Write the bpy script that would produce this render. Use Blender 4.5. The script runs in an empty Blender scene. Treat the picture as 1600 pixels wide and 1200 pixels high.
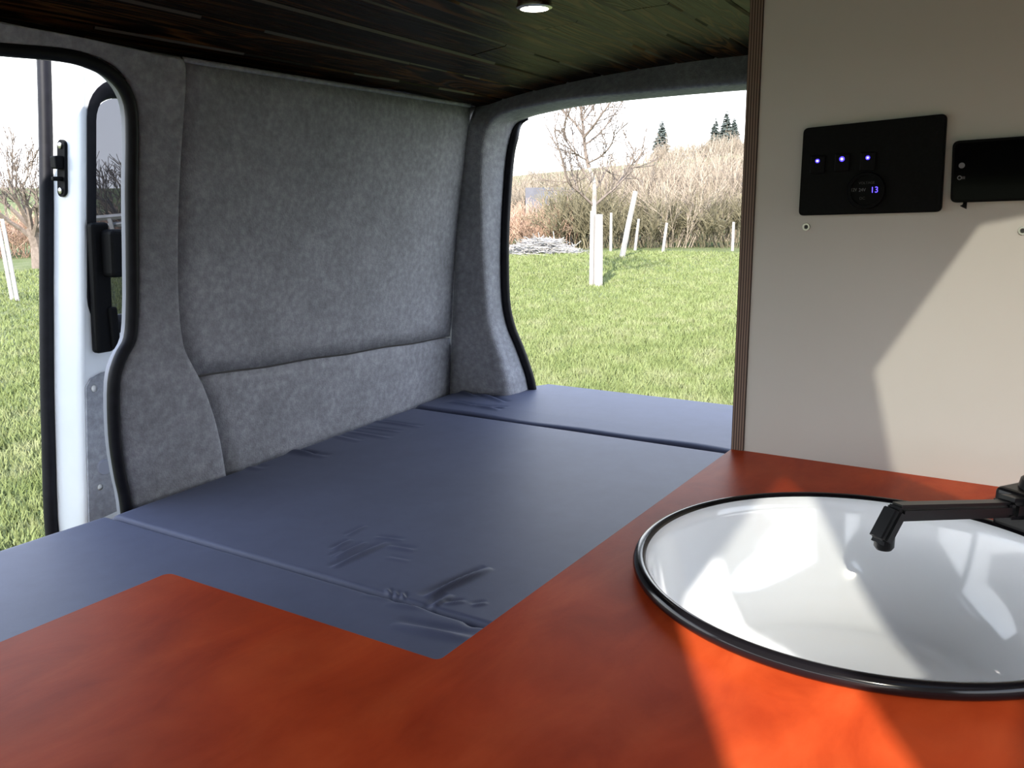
import bpy, bmesh, math, random
import numpy as np
from mathutils import Matrix, Vector

# ------------------------------------------------------------------ camera
# axes: x = towards the rear doors, y = towards the sliding door side, z up; z = 0 is the worktop
F_PX = 1393.0
CAM = np.array([0.0, 0.0, 0.36])
def cam_rot(yaw, pitch, roll):
    yaw, pitch, roll = map(math.radians, (yaw, pitch, roll))
    cy, sy, cp, sp = math.cos(yaw), math.sin(yaw), math.cos(pitch), math.sin(pitch)
    Fw = np.array([cy * cp, sy * cp, -sp]); Rt = np.array([sy, -cy, 0.]); U = np.cross(Rt, Fw)
    c, s = math.cos(roll), math.sin(roll)
    Rt, U = c * Rt + s * U, -s * Rt + c * U
    return np.stack([Rt, U, -Fw], 1)
ROT = cam_rot(32.15, 11.66, -0.487)
scene = bpy.context.scene
C = scene.collection
cd = bpy.data.cameras.new('camera'); cam = bpy.data.objects.new('camera', cd); C.objects.link(cam)
cd.sensor_width = 36.0; cd.lens = 36.0 * F_PX / 1600.0; cd.clip_start = 0.02; cd.clip_end = 600
M4 = Matrix.Identity(4)
for i in range(3):
    for j in range(3): M4[i][j] = float(ROT[i, j])
    M4[i][3] = float(CAM[i])
cam.matrix_world = M4
scene.camera = cam

# ------------------------------------------------------------------ sky, sun, exposure
world = bpy.data.worlds.new('sky'); scene.world = world; world.use_nodes = True
wn = world.node_tree; wn.nodes.clear()
w_out = wn.nodes.new('ShaderNodeOutputWorld'); w_bg = wn.nodes.new('ShaderNodeBackground')
w_tc = wn.nodes.new('ShaderNodeTexCoord'); w_sep = wn.nodes.new('ShaderNodeSeparateXYZ'); w_cr = wn.nodes.new('ShaderNodeValToRGB')
wn.links.new(w_tc.outputs['Generated'], w_sep.inputs[0]); wn.links.new(w_sep.outputs[2], w_cr.inputs[0])
wn.links.new(w_cr.outputs[0], w_bg.inputs[0]); wn.links.new(w_bg.outputs[0], w_out.inputs[0])
e = w_cr.color_ramp.elements
e[0].position = 0.0; e[0].color = (1.0, 1.0, 1.0, 1)
e[1].position = 0.9; e[1].color = (0.45, 0.60, 0.92, 1)
m_ = e.new(0.30); m_.color = (0.84, 0.91, 1.0, 1)
w_bg.inputs[1].default_value = 3.3
SUN_D = Vector((1.72, 0.57, -1.0)).normalized()
sl = bpy.data.lights.new('sun', 'SUN'); sl.energy = 9.5; sl.angle = math.radians(0.6); sl.color = (1.0, 0.95, 0.87)
so = bpy.data.objects.new('sun', sl); C.objects.link(so); so.location = (-8, -3, 6)
so.rotation_euler = SUN_D.to_track_quat('-Z', 'Y').to_euler()
vs = scene.view_settings
vs.view_transform = 'Standard'; vs.look = 'None'; vs.gamma = 1.0; vs.use_curve_mapping = False; vs.exposure = 0.38

# ------------------------------------------------------------------ helpers
GZ = -1.23
ZM = -0.18          # top of the bed cushions
def ray(u, v): return ROT @ np.array([u - 800.0, 600.0 - v, -F_PX]) / F_PX
def pz(u, v, z): d = ray(u, v); return CAM + d * ((z - CAM[2]) / d[2])
def py(u, v, y): d = ray(u, v); return CAM + d * ((y - CAM[1]) / d[1])
def px(u, v, x): d = ray(u, v); return CAM + d * ((x - CAM[0]) / d[0])
def pdist(u, v, r): d = ray(u, v); return CAM + d * (r / math.hypot(d[0], d[1]))
def ywall(x, z): return 1.44 + 0.065 * (x - 1.16) - 0.10 * (z + 0.18)
def pw(u, v, off=0.0):
    p = py(u, v, 1.42)
    for _ in range(8): p = py(u, v, ywall(p[0], p[2]) + off)
    return p
def zceil(x, y):
    a = max(0.0, 1 - (abs(y - 0.55) / 0.86) ** 2.5)
    return 0.612 + a * (0.11 - 0.04 * (x - 1.1))

def tag(o, label=None, cat=None, group=None, kind=None):
    if label: o['label'] = label
    if cat: o['category'] = cat
    if group: o['group'] = group
    if kind: o['kind'] = kind
    return o
def empty(name, loc=(0, 0, 0), parent=None):
    o = bpy.data.objects.new(name, None); C.objects.link(o); o.location = loc; o.empty_display_size = 0.1
    if parent: o.parent = parent
    return o
def link(name, me, m, parent=None, smooth=False, inv=True):
    o = bpy.data.objects.new(name, me); C.objects.link(o)
    if m: me.materials.append(m)
    if smooth: me.polygons.foreach_set('use_smooth', [True] * len(me.polygons))
    if parent:
        o.parent = parent
        if inv:                                            # meshes are given in world coordinates
            w = Vector((0, 0, 0)); q = parent
            while q: w += Vector(q.location); q = q.parent
            o.location = -w
    return o
def mesh(name, verts, faces, m, parent=None, smooth=False):
    me = bpy.data.meshes.new(name); me.from_pydata([tuple(map(float, v)) for v in verts], [], faces); me.update()
    return link(name, me, m, parent, smooth)
def from_bm(name, bm, m, parent=None, smooth=False):
    bmesh.ops.recalc_face_normals(bm, faces=bm.faces)
    me = bpy.data.meshes.new(name); bm.to_mesh(me); bm.free()
    return link(name, me, m, parent, smooth)
def grid(name, rows, m, parent=None, smooth=True, thick=0.0, offset=1.0):
    n, k = len(rows), len(rows[0]); v = [p for r in rows for p in r]
    f = [(i * k + j, i * k + j + 1, (i + 1) * k + j + 1, (i + 1) * k + j) for i in range(n - 1) for j in range(k - 1)]
    o = mesh(name, v, f, m, parent, smooth)
    if thick:
        s = o.modifiers.new('thickness', 'SOLIDIFY'); s.thickness = thick; s.offset = offset
    return o
def box_bm(bm, lo, hi, bev=0.0, seg=2):
    r = bmesh.ops.create_cube(bm, size=1.0)
    for v in r['verts']:
        v.co = Vector([lo[i] + (hi[i] - lo[i]) * (v.co[i] + 0.5) for i in range(3)])
    if bev:
        ed = list({e for v in r['verts'] for e in v.link_edges})
        bmesh.ops.bevel(bm, geom=ed, offset=bev, segments=seg, affect='EDGES', profile=0.5)
def box(name, lo, hi, m, parent=None, bev=0.0, seg=2):
    bm = bmesh.new(); box_bm(bm, lo, hi, bev, seg); return from_bm(name, bm, m, parent)
def smooth_path(pts, n=6):
    P = [np.array(p, float) for p in pts]; out = []
    for i in range(len(P) - 1):
        p0 = P[max(i - 1, 0)]; p1 = P[i]; p2 = P[i + 1]; p3 = P[min(i + 2, len(P) - 1)]
        for k in range(n):
            t = k / n
            out.append(0.5 * ((2 * p1) + (-p0 + p2) * t + (2 * p0 - 5 * p1 + 4 * p2 - p3) * t * t + (-p0 + 3 * p1 - 3 * p2 + p3) * t ** 3))
    out.append(P[-1]); return out
def tube_data(V, Fc, pts, rad, k=8, cap=True):
    b = len(V); n = len(pts); up = None
    for i in range(n):
        p = np.array(pts[i], float); t = np.array(pts[min(i + 1, n - 1)], float) - np.array(pts[max(i - 1, 0)], float)
        t /= (np.linalg.norm(t) + 1e-9)
        a = np.array([0, 0, 1.0]) if abs(t[2]) < 0.9 else np.array([1.0, 0, 0])
        if up is not None: a = up
        s = np.cross(t, a); s /= (np.linalg.norm(s) + 1e-9); up = np.cross(s, t)
        r = rad[i] if hasattr(rad, '__len__') else rad
        for j in range(k):
            w = 2 * math.pi * j / k; V.append(p + r * (math.cos(w) * s + math.sin(w) * up))
    for i in range(n - 1):
        for j in range(k):
            Fc.append((b + i * k + j, b + i * k + (j + 1) % k, b + (i + 1) * k + (j + 1) % k, b + (i + 1) * k + j))
    if cap:
        Fc.append(tuple(b + j for j in range(k))[::-1]); Fc.append(tuple(b + (n - 1) * k + j for j in range(k)))
def tube(name, pts, rad, m, parent=None, k=10):
    V, Fc = [], []; tube_data(V, Fc, pts, rad, k); return mesh(name, V, Fc, m, parent, True)
def lathe(name, prof, cen, m, parent=None, n=96, axis='z'):
    V, Fc = [], []; k = len(prof)
    for i in range(n):
        w = 2 * math.pi * i / n
        for r, z in prof:
            if axis == 'z': V.append((cen[0] + r * math.cos(w), cen[1] + r * math.sin(w), cen[2] + z))
            elif axis == 'x': V.append((cen[0] + z, cen[1] + r * math.cos(w), cen[2] + r * math.sin(w)))
            else: V.append((cen[0] + r * math.cos(w), cen[1] + z, cen[2] + r * math.sin(w)))
    for i in range(n):
        for j in range(k - 1):
            a = i * k + j; b = ((i + 1) % n) * k + j; Fc.append((a, b, b + 1, a + 1))
    o = mesh(name, V, Fc, m, parent, True)
    bm = bmesh.new(); bm.from_mesh(o.data); bmesh.ops.remove_doubles(bm, verts=bm.verts, dist=1e-6)
    bmesh.ops.recalc_face_normals(bm, faces=bm.faces); bm.to_mesh(o.data); bm.free()
    o.data.set_sharp_from_angle(angle=math.radians(38))
    return o
def plate(name, poly, thick, m, holes=(), parent=None, bev=0.0, zt=0.0):
    """flat board: outline and holes in xy, top at zt, thickness downwards"""
    bm = bmesh.new(); ed = []
    for lp in [poly] + list(holes):
        vs_ = [bm.verts.new((p[0], p[1], zt)) for p in lp]
        ed += [bm.edges.new((vs_[i], vs_[(i + 1) % len(vs_)])) for i in range(len(vs_))]
    r = bmesh.ops.triangle_fill(bm, use_beauty=True, use_dissolve=False, edges=ed)
    fs = [g for g in r['geom'] if isinstance(g, bmesh.types.BMFace)]
    x = bmesh.ops.extrude_face_region(bm, geom=fs)
    bmesh.ops.translate(bm, verts=[g for g in x['geom'] if isinstance(g, bmesh.types.BMVert)], vec=(0, 0, -thick))
    return from_bm(name, bm, m, parent)

# ------------------------------------------------------------------ materials
def nt(name):
    m = bpy.data.materials.new(name); m.use_nodes = True; t = m.node_tree
    return m, t, t.nodes['Principled BSDF']
def mat(name, col, rough=0.5, metal=0.0, spec=0.5, coat=0.0, emit=None, es=0.0):
    m, t, b = nt(name); b.inputs['Base Color'].default_value = (*col, 1); b.inputs['Roughness'].default_value = rough
    b.inputs['Metallic'].default_value = metal; b.inputs['Specular IOR Level'].default_value = spec
    b.inputs['Coat Weight'].default_value = coat
    if emit: b.inputs['Emission Color'].default_value = (*emit, 1); b.inputs['Emission Strength'].default_value = es
    return m
def noise_mat(name, cols, scale, rough=0.6, stretch=(1, 1, 1), detail=6, bump=0.0, bscale=None, spec=0.5, coat=0.0, stops=None, bdist=0.01, distortion=0.0, coatr=0.1):
    m, t, b = nt(name); N = t.nodes; L = t.links
    tc = N.new('ShaderNodeTexCoord'); mp = N.new('ShaderNodeMapping'); mp.inputs['Scale'].default_value = stretch
    L.new(tc.outputs['Object'], mp.inputs['Vector'])
    n = N.new('ShaderNodeTexNoise'); n.inputs['Scale'].default_value = scale; n.inputs['Detail'].default_value = detail
    n.inputs['Roughness'].default_value = 0.6; n.inputs['Distortion'].default_value = distortion
    L.new(mp.outputs[0], n.inputs['Vector'])
    cr = N.new('ShaderNodeValToRGB'); el = cr.color_ramp.elements
    stops = stops or [0.3 + 0.4 * i / (len(cols) - 1) for i in range(len(cols))]
    el[0].position = stops[0]; el[0].color = (*cols[0], 1); el[1].position = stops[-1]; el[1].color = (*cols[-1], 1)
    for s, c in zip(stops[1:-1], cols[1:-1]): q = el.new(s); q.color = (*c, 1)
    L.new(n.outputs['Fac'], cr.inputs[0]); L.new(cr.outputs[0], b.inputs['Base Color'])
    b.inputs['Roughness'].default_value = rough; b.inputs['Specular IOR Level'].default_value = spec
    b.inputs['Coat Weight'].default_value = coat; b.inputs['Coat Roughness'].default_value = coatr
    if bump:
        n2 = N.new('ShaderNodeTexNoise'); n2.inputs['Scale'].default_value = bscale or scale * 4; n2.inputs['Detail'].default_value = 4
        L.new(mp.outputs[0], n2.inputs['Vector'])
        bp = N.new('ShaderNodeBump'); bp.inputs['Strength'].default_value = bump; bp.inputs['Distance'].default_value = bdist
        L.new(n2.outputs['Fac'], bp.inputs['Height']); L.new(bp.outputs[0], b.inputs['Normal'])
    return m
def mix_second(m, scale, amount, dark=0.6, stretch=(1, 1, 1)):
    """multiply a second, larger noise over the base colour (blotches that belong to the material)"""
    t = m.node_tree; N = t.nodes; L = t.links; b = N['Principled BSDF']
    src = b.inputs['Base Color'].links[0].from_socket
    tc = N.new('ShaderNodeTexCoord'); mp = N.new('ShaderNodeMapping'); mp.inputs['Scale'].default_value = stretch
    n = N.new('ShaderNodeTexNoise'); n.inputs['Scale'].default_value = scale; n.inputs['Detail'].default_value = 3
    L.new(tc.outputs['Object'], mp.inputs[0]); L.new(mp.outputs[0], n.inputs['Vector'])
    mr = N.new('ShaderNodeMapRange'); mr.inputs[1].default_value = 0.35; mr.inputs[2].default_value = 0.65
    mr.inputs[3].default_value = dark; mr.inputs[4].default_value = 1.0; L.new(n.outputs['Fac'], mr.inputs[0])
    mx = N.new('ShaderNodeMix'); mx.data_type = 'RGBA'; mx.blend_type = 'MULTIPLY'; mx.inputs[0].default_value = amount
    L.new(src, mx.inputs[6]); L.new(mr.outputs[0], mx.inputs[7]); L.new(mx.outputs[2], b.inputs['Base Color'])
    return m

M = {}
M['felt'] = mix_second(noise_mat('grey_felt', [(.26, .265, .295), (.33, .337, .375), (.42, .43, .475)], 70, 0.95, bump=0.4, bscale=260, spec=0.1, bdist=0.004), 9, 0.9, 0.84)
M['fabric'] = mix_second(noise_mat('slate_cushion_cloth', [(.070, .079, .132), (.079, .089, .147)], 30, 0.52, bump=0.12, bscale=900, spec=0.22, bdist=0.001), 5, 0.6, 0.85)
M['fabric'].node_tree.nodes['Principled BSDF'].inputs['Sheen Weight'].default_value = 0.06
M['fabric'].node_tree.nodes['Principled BSDF'].inputs['Sheen Tint'].default_value = (.75, .82, 1, 1)
M['counter'] = mix_second(noise_mat('red_brown_stain', [(.36, .038, .009), (.46, .058, .014), (.54, .082, .022)], 7, 0.42, stretch=(1, 2.2, 1), bump=0.05, bscale=160, spec=0.07, distortion=0.6, bdist=0.002), 14, 0.7, 0.8)
M['laminate'] = noise_mat('cream_laminate', [(.50, .475, .44), (.53, .505, .47)], 3, 0.42, spec=0.3)
M['enamel'] = mat('white_enamel', (.87, .89, .92), 0.10, spec=0.5, coat=0.6)
M['rim'] = mat('black_enamel_rim', (.006, .0055, .007), 0.14, spec=0.35)
M['blackplastic'] = noise_mat('matt_black_plastic', [(.0035, .0035, .004), (.006, .006, .007)], 300, 0.5, bump=0.05, spec=0.08)
M['tap'] = mat('black_tap', (.006, .006, .007), 0.34, spec=0.3)
M['rubber'] = noise_mat('black_rubber', [(.006, .006, .009), (.011, .011, .016)], 40, 0.5, spec=0.18)
M['paint'] = noise_mat('white_car_paint', [(.74, .76, .80), (.80, .82, .86)], 6, 0.28, spec=0.5, coat=0.3)
M['flange'] = mat('painted_flange', (.27, .28, .34), 0.4)
M['steel'] = mat('brushed_steel', (.62, .60, .57), 0.28, metal=1.0)
M['darkmetal'] = mat('dark_hole', (.02, .02, .02), 0.5)
M['gauge_face'] = mat('gauge_face', (.003, .003, .004), 0.5, spec=0.08)
M['blueled'] = mat('blue_led', (.05, .05, .3), 0.3, emit=(.05, .03, 1.0), es=3.0)
M['whiteled'] = mat('led_core', (.8, .8, 1.0), 0.3, emit=(.75, .72, 1.0), es=6.0)
M['digit'] = mat('blue_digits', (.1, .1, .5), 0.3, emit=(.10, .06, 1.0), es=2.2)
M['print'] = mat('grey_print', (.05, .05, .055), 0.5)
M['print2'] = mat('pale_print', (.16, .16, .18), 0.5)
M['phone_glass'] = mat('black_phone_glass', (.0015, .0015, .002), 0.08, spec=0.06)
M['lens'] = mat('lit_lamp_lens', (1, 1, 1), 0.3, emit=(1.0, .90, .82), es=7.0)
M['bodydark'] = mat('inner_body_sheet', (.16, .16, .17), 0.7)
M['carcass'] = noise_mat('plywood_face', [(.34, .22, .13), (.44, .30, .18)], 6, 0.6, stretch=(.4, 6, 6))
M['headliner'] = noise_mat('pale_headliner', [(.62, .62, .62), (.68, .68, .68)], 40, 0.9, spec=0.1)
M['vinyl'] = noise_mat('grey_vinyl_floor', [(.10, .10, .10), (.15, .15, .15)], 30, 0.6)

def wood_ceiling():
    m, t, b = nt('dark_scorched_planks'); N = t.nodes; L = t.links
    tc = N.new('ShaderNodeTexCoord'); oi = N.new('ShaderNodeObjectInfo')
    mul = N.new('ShaderNodeVectorMath'); mul.operation = 'MULTIPLY'; mul.inputs[1].default_value = (1, 1, 1)
    cmb = N.new('ShaderNodeCombineXYZ'); sc = N.new('ShaderNodeMath'); sc.operation = 'MULTIPLY'; sc.inputs[1].default_value = 37.0
    L.new(oi.outputs['Random'], sc.inputs[0]); L.new(sc.outputs[0], cmb.inputs[0]); L.new(sc.outputs[0], cmb.inputs[2])
    add = N.new('ShaderNodeVectorMath'); add.operation = 'ADD'; L.new(tc.outputs['Object'], add.inputs[0]); L.new(cmb.outputs[0], add.inputs[1])
    mp = N.new('ShaderNodeMapping'); mp.inputs['Scale'].default_value = (.55, 6.5, 1.0); L.new(add.outputs[0], mp.inputs[0])
    n = N.new('ShaderNodeTexNoise'); n.inputs['Scale'].default_value = 2.6; n.inputs['Detail'].default_value = 2.0; n.inputs['Distortion'].default_value = 1.4
    L.new(mp.outputs[0], n.inputs['Vector'])
    # growth rings: many thin contour lines of the noise field
    k = N.new('ShaderNodeMath'); k.operation = 'MULTIPLY'; k.inputs[1].default_value = 8.0; L.new(n.outputs['Fac'], k.inputs[0])
    fr = N.new('ShaderNodeMath'); fr.operation = 'PINGPONG'; fr.inputs[1].default_value = 0.5; L.new(k.outputs[0], fr.inputs[0])
    rg = N.new('ShaderNodeMapRange'); rg.inputs[1].default_value = 0.12; rg.inputs[2].default_value = 0.45; L.new(fr.outputs[0], rg.inputs[0])
    n2 = N.new('ShaderNodeTexNoise'); n2.inputs['Scale'].default_value = 5.0; n2.inputs['Detail'].default_value = 4; L.new(mp.outputs[0], n2.inputs['Vector'])
    cr = N.new('ShaderNodeValToRGB'); el = cr.color_ramp.elements
    el[0].position = 0.25; el[0].color = (.003, .0011, .0005, 1); el[1].position = 0.85; el[1].color = (.11, .046, .012, 1)
    q = el.new(0.52); q.color = (.030, .0095, .0024, 1)
    mx = N.new('ShaderNodeMath'); mx.operation = 'MULTIPLY'; L.new(n2.outputs['Fac'], mx.inputs[0])
    m2 = N.new('ShaderNodeMapRange'); m2.inputs[3].default_value = 0.35; m2.inputs[4].default_value = 1.5; L.new(rg.outputs[0], m2.inputs[0]); L.new(m2.outputs[0], mx.inputs[1])
    vr = N.new('ShaderNodeMapRange'); vr.inputs[3].default_value = 0.72; vr.inputs[4].default_value = 1.30; L.new(oi.outputs['Random'], vr.inputs[0])
    mv = N.new('ShaderNodeMath'); mv.operation = 'MULTIPLY'; L.new(mx.outputs[0], mv.inputs[0]); L.new(vr.outputs[0], mv.inputs[1])
    L.new(mv.outputs[0], cr.inputs[0]); L.new(cr.outputs[0], b.inputs['Base Color'])
    b.inputs['Roughness'].default_value = 0.40; b.inputs['Specular IOR Level'].default_value = 0.08
    b.inputs['Specular Tint'].default_value = (1.0, .66, .36, 1)
    bp = N.new('ShaderNodeBump'); bp.inputs['Strength'].default_value = 0.35; bp.inputs['Distance'].default_value = 0.002
    L.new(rg.outputs[0], bp.inputs['Height']); L.new(bp.outputs[0], b.inputs['Normal'])
    return m
M['planks'] = wood_ceiling()
M['plank_edge'] = noise_mat('tan_plank_edge', [(.012, .007, .004), (.09, .055, .03)], 3, 0.5, stretch=(1, 8, 1))  # lighter tan mottling for the chamfer along plank joints

def ply_edge():
    m, t, b = nt('plywood_edge'); N = t.nodes; L = t.links
    tc = N.new('ShaderNodeTexCoord'); sp = N.new('ShaderNodeSeparateXYZ'); L.new(tc.outputs['Object'], sp.inputs[0])
    n = N.new('ShaderNodeTexNoise'); n.inputs['Scale'].default_value = 14; n.inputs['Detail'].default_value = 3; L.new(tc.outputs['Object'], n.inputs['Vector'])
    nm = N.new('ShaderNodeMath'); nm.operation = 'MULTIPLY_ADD'; nm.inputs[1].default_value = 0.0012; L.new(n.outputs['Fac'], nm.inputs[0]); L.new(sp.outputs[1], nm.inputs[2])
    k = N.new('ShaderNodeMath'); k.operation = 'MULTIPLY'; k.inputs[1].default_value = 1.0 / 0.0036; L.new(nm.outputs[0], k.inputs[0])
    fr = N.new('ShaderNodeMath'); fr.operation = 'PINGPONG'; fr.inputs[1].default_value = 0.5; L.new(k.outputs[0], fr.inputs[0])
    cr = N.new('ShaderNodeValToRGB'); el = cr.color_ramp.elements
    el[0].position = 0.12; el[0].color = (.040, .018, .013, 1); el[1].position = 0.4; el[1].color = (.22, .145, .11, 1)
    L.new(fr.outputs[0], cr.inputs[0]); L.new(cr.outputs[0], b.inputs['Base Color']); b.inputs['Roughness'].default_value = 0.6
    return m
M['plyedge'] = ply_edge()

def tinted_glass():
    m = bpy.data.materials.new('privacy_glass'); m.use_nodes = True; t = m.node_tree; t.nodes.clear(); N = t.nodes; L = t.links
    o = N.new('ShaderNodeOutputMaterial'); tr = N.new('ShaderNodeBsdfTransparent'); tr.inputs[0].default_value = (.095, .10, .115, 1)
    gl = N.new('ShaderNodeBsdfGlossy'); gl.inputs['Roughness'].default_value = 0.02; gl.inputs[0].default_value = (.8, .85, .9, 1)
    fz = N.new('ShaderNodeFresnel'); fz.inputs[0].default_value = 1.45; mx = N.new('ShaderNodeMixShader')
    L.new(fz.outputs[0], mx.inputs[0]); L.new(tr.outputs[0], mx.inputs[1]); L.new(gl.outputs[0], mx.inputs[2]); L.new(mx.outputs[0], o.inputs[0])
    return m
M['glass'] = tinted_glass()
def sun_dimming_mat():
    m = bpy.data.materials.new('sun_dimming_sheet'); m.use_nodes = True; t = m.node_tree; t.nodes.clear(); N = t.nodes
    o = N.new('ShaderNodeOutputMaterial'); tr = N.new('ShaderNodeBsdfTransparent'); tr.inputs[0].default_value = (.40, .40, .385, 1)
    t.links.new(tr.outputs[0], o.inputs[0]); return m
M['sun_dimmer'] = sun_dimming_mat()  # transparent tint added to weaken the sun patches

# outdoors
M['lawn'] = mix_second(noise_mat('meadow', [(.092, .107, .040), (.12, .14, .054), (.15, .162, .078), (.175, .172, .11)], 2.2, 0.9, spec=0.1, bump=0.8, bscale=30, bdist=0.05, detail=9, stops=[.28, .45, .60, .78]), 0.35, 0.5, 0.75)
M['blade'] = noise_mat('grass_blade', [(.108, .136, .044), (.15, .176, .067), (.20, .206, .108)], 3.0, 0.8, spec=0.15, detail=8)
M['bark'] = noise_mat('grey_brown_bark', [(.12, .095, .08), (.20, .165, .14)], 12, 0.9, spec=0.1)
M['palebark'] = noise_mat('pale_bark', [(.20, .17, .15), (.34, .31, .28)], 9, 0.9, spec=0.1)
M['twig_tan'] = noise_mat('tan_twigs', [(.20, .16, .125), (.31, .26, .205)], 1.2, 0.9, spec=0.1)
M['twig_rust'] = noise_mat('rust_twigs', [(.31, .20, .145), (.43, .30, .225)], 1.2, 0.9, spec=0.1)
M['twig_olive'] = noise_mat('olive_twigs', [(.12, .105, .065), (.20, .175, .115)], 1.2, 0.9, spec=0.1)
M['twig_white'] = noise_mat('bleached_twigs', [(.22, .21, .195), (.33, .31, .295)], 3, 0.9, spec=0.1)
M['needle'] = noise_mat('conifer_needles', [(.045, .055, .050), (.085, .10, .09)], 2, 0.9, spec=0.1)
M['stake'] = noise_mat('bleached_stake', [(.26, .24, .23), (.36, .34, .32)], 5, 0.85, stretch=(6, 6, .6), spec=0.1)
M['whitewood'] = noise_mat('white_weathered_wood', [(.35, .34, .32), (.5, .49, .47)], 8, 0.8, spec=0.1)
M['slate'] = noise_mat('slate_roof', [(.070, .066, .070), (.10, .095, .10)], 4, 0.8)
M['barn'] = noise_mat('barn_plaster', [(.22, .19, .17), (.28, .25, .23)], 2, 0.9)

# ------------------------------------------------------------------ terrain
random.seed(3); rng = np.random.default_rng(5)
def hill_top(th):                     # height of the skyline above the camera per metre of distance, by bearing
    return float(np.interp(th, [0, 17, 24, 33, 45, 57, 66, 90], [.052, .046, .037, .023, .018, .014, .016, .016]))
def ground_z(r, th):
    a = min(max((r - 36) / 60.0, 0), 1); a = a * a * (3 - 2 * a)
    z = GZ + 0.05 * math.sin(r * .35 + th * .2) * min(1, r / 12)
    return z + a * (CAM[2] - GZ + hill_top(th) * 96)
V, Fc = [], []
rs = [0, 2, 4, 6, 8, 10, 12, 14, 17, 20, 23, 26, 29, 32, 36, 41, 46, 52, 58, 64, 70, 76, 82, 88, 92, 96, 104, 120, 160]
ths = list(range(-180, 180, 4))
for th in ths:
    for r in rs:
        z = ground_z(r, abs(th)); z -= 0.02 * max(0, r - 96)
        V.append((r * math.cos(math.radians(th)), r * math.sin(math.radians(th)), z))
k = len(rs); n = len(ths)
for i in range(n):
    for j in range(k - 1):
        a = i * k + j; b = ((i + 1) % n) * k + j; Fc.append((a, a + 1, b + 1, b))
ground = mesh('ground', V, Fc, M['lawn'], smooth=True)
tag(ground, 'green meadow rolling up to a low hill beyond the van', 'meadow', kind='structure')
def gp(u, r):                          # ground point on a bearing, r metres away
    d = ray(u, 330); th = math.degrees(math.atan2(d[1], d[0])); w = math.radians(th)
    return np.array([r * math.cos(w), r * math.sin(w), ground_z(r, th)])

# grass blades on the part of the meadow in sight
def blades(nm, n, th0, th1, r0, r1, seed):
    g = np.random.default_rng(seed)
    r = r0 * (r1 / r0) ** g.random(n); th = np.radians(g.uniform(th0, th1, n))
    gz = np.array([GZ + 0.05 * math.sin(a * .35 + math.degrees(b) * .2) * min(1, a / 12) for a, b in zip(r, th)])
    x, y = r * np.cos(th), r * np.sin(th); hgt = g.uniform(.03, .085, n); w = .004 + .0005 * r; az = g.uniform(0, 2 * np.pi, n); ln = g.uniform(-.05, .05, (2, n))
    P = np.empty((n, 3, 3), np.float32)
    P[:, 0] = np.c_[x + w * np.cos(az), y + w * np.sin(az), gz - .005]; P[:, 1] = np.c_[x - w * np.cos(az), y - w * np.sin(az), gz - .005]
    P[:, 2] = np.c_[x + ln[0], y + ln[1], gz + hgt]
    me = bpy.data.meshes.new(nm); me.vertices.add(3 * n); me.vertices.foreach_set('co', P.ravel()); me.loops.add(3 * n)
    me.loops.foreach_set('vertex_index', np.arange(3 * n, dtype=np.int32)); me.polygons.add(n)
    me.polygons.foreach_set('loop_start', np.arange(0, 3 * n, 3, dtype=np.int32)); me.update(calc_edges=True); me.validate()
    return link(nm, me, M['blade'])
tag(blades('grass', 150000, 13, 38, 5.5, 27, 1), 'short spring grass seen through the rear opening', 'grass', kind='stuff')
tag(blades('grass', 50000, -25, 13, 5.5, 24, 3), 'short spring grass behind the kitchen side of the van', 'grass', kind='stuff')
tag(blades('grass', 70000, 50, 68, 3.2, 24, 2), 'short spring grass beside the sliding door', 'grass', kind='stuff')

# ------------------------------------------------------------------ van shell
def arch_rows(x0, x1, y0, y1, ny, dz=0.0):
    return [[(x, y0 + (y1 - y0) * j / ny, zceil(x, y0 + (y1 - y0) * j / ny) + dz) for j in range(ny + 1)] for x in (x0, (x0 + x1) / 2, x1)]
# unseen roof openings added over the kitchen, outlines shaped to cast the sun patches
HZ = 0.745
hole_a = [(-.98, -.425), (-.772, -.268), (-.679, -.212), (-.574, -.153), (-.52, -.138), (-.41, -.134), (-.223, -.126), (-.125, -.125), (-.58, -.425)]
hole_b = [(.524, -.134), (.194, -.135), (-.043, -.247), (-.12, -.336), (-.19, -.425), (.66, -.425)]
pane_a = [(-.41, -.130), (-.22, -.120), (-.11, -.118), (-.57, -.430), (-.79, -.430), (-.712, -.370), (-.619, -.314), (-.585, -.270), (-.560, -.215), (-.493, -.173), (-.437, -.148)]
pane_b = [(.534, -.126), (.190, -.127), (-.050, -.243), (-.20, -.430), (.68, -.430)]
ceiling = plate('ceiling', [(-1.7, -.46), (.72, -.46), (.72, 1.45), (-1.7, 1.45)], 0.005, M['headliner'], [hole_a, hole_b], zt=HZ)
tag(ceiling, 'arched van ceiling clad with dark scorched wooden planks', 'ceiling', kind='structure')
for pp_ in (pane_a, pane_b): plate('sun_dimming_pane', pp_, .003, M['sun_dimmer'], parent=ceiling, zt=HZ + .0035)  # unseen panes added to dim the sun through the roof openings
grid('roof_sheet', [[(x, y, zceil(x, y) + 0.05) for y in np.linspace(-.46, 1.50, 15)] for x in (.70, 1.2, 1.7, 2.22)], M['bodydark'], ceiling)

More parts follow.
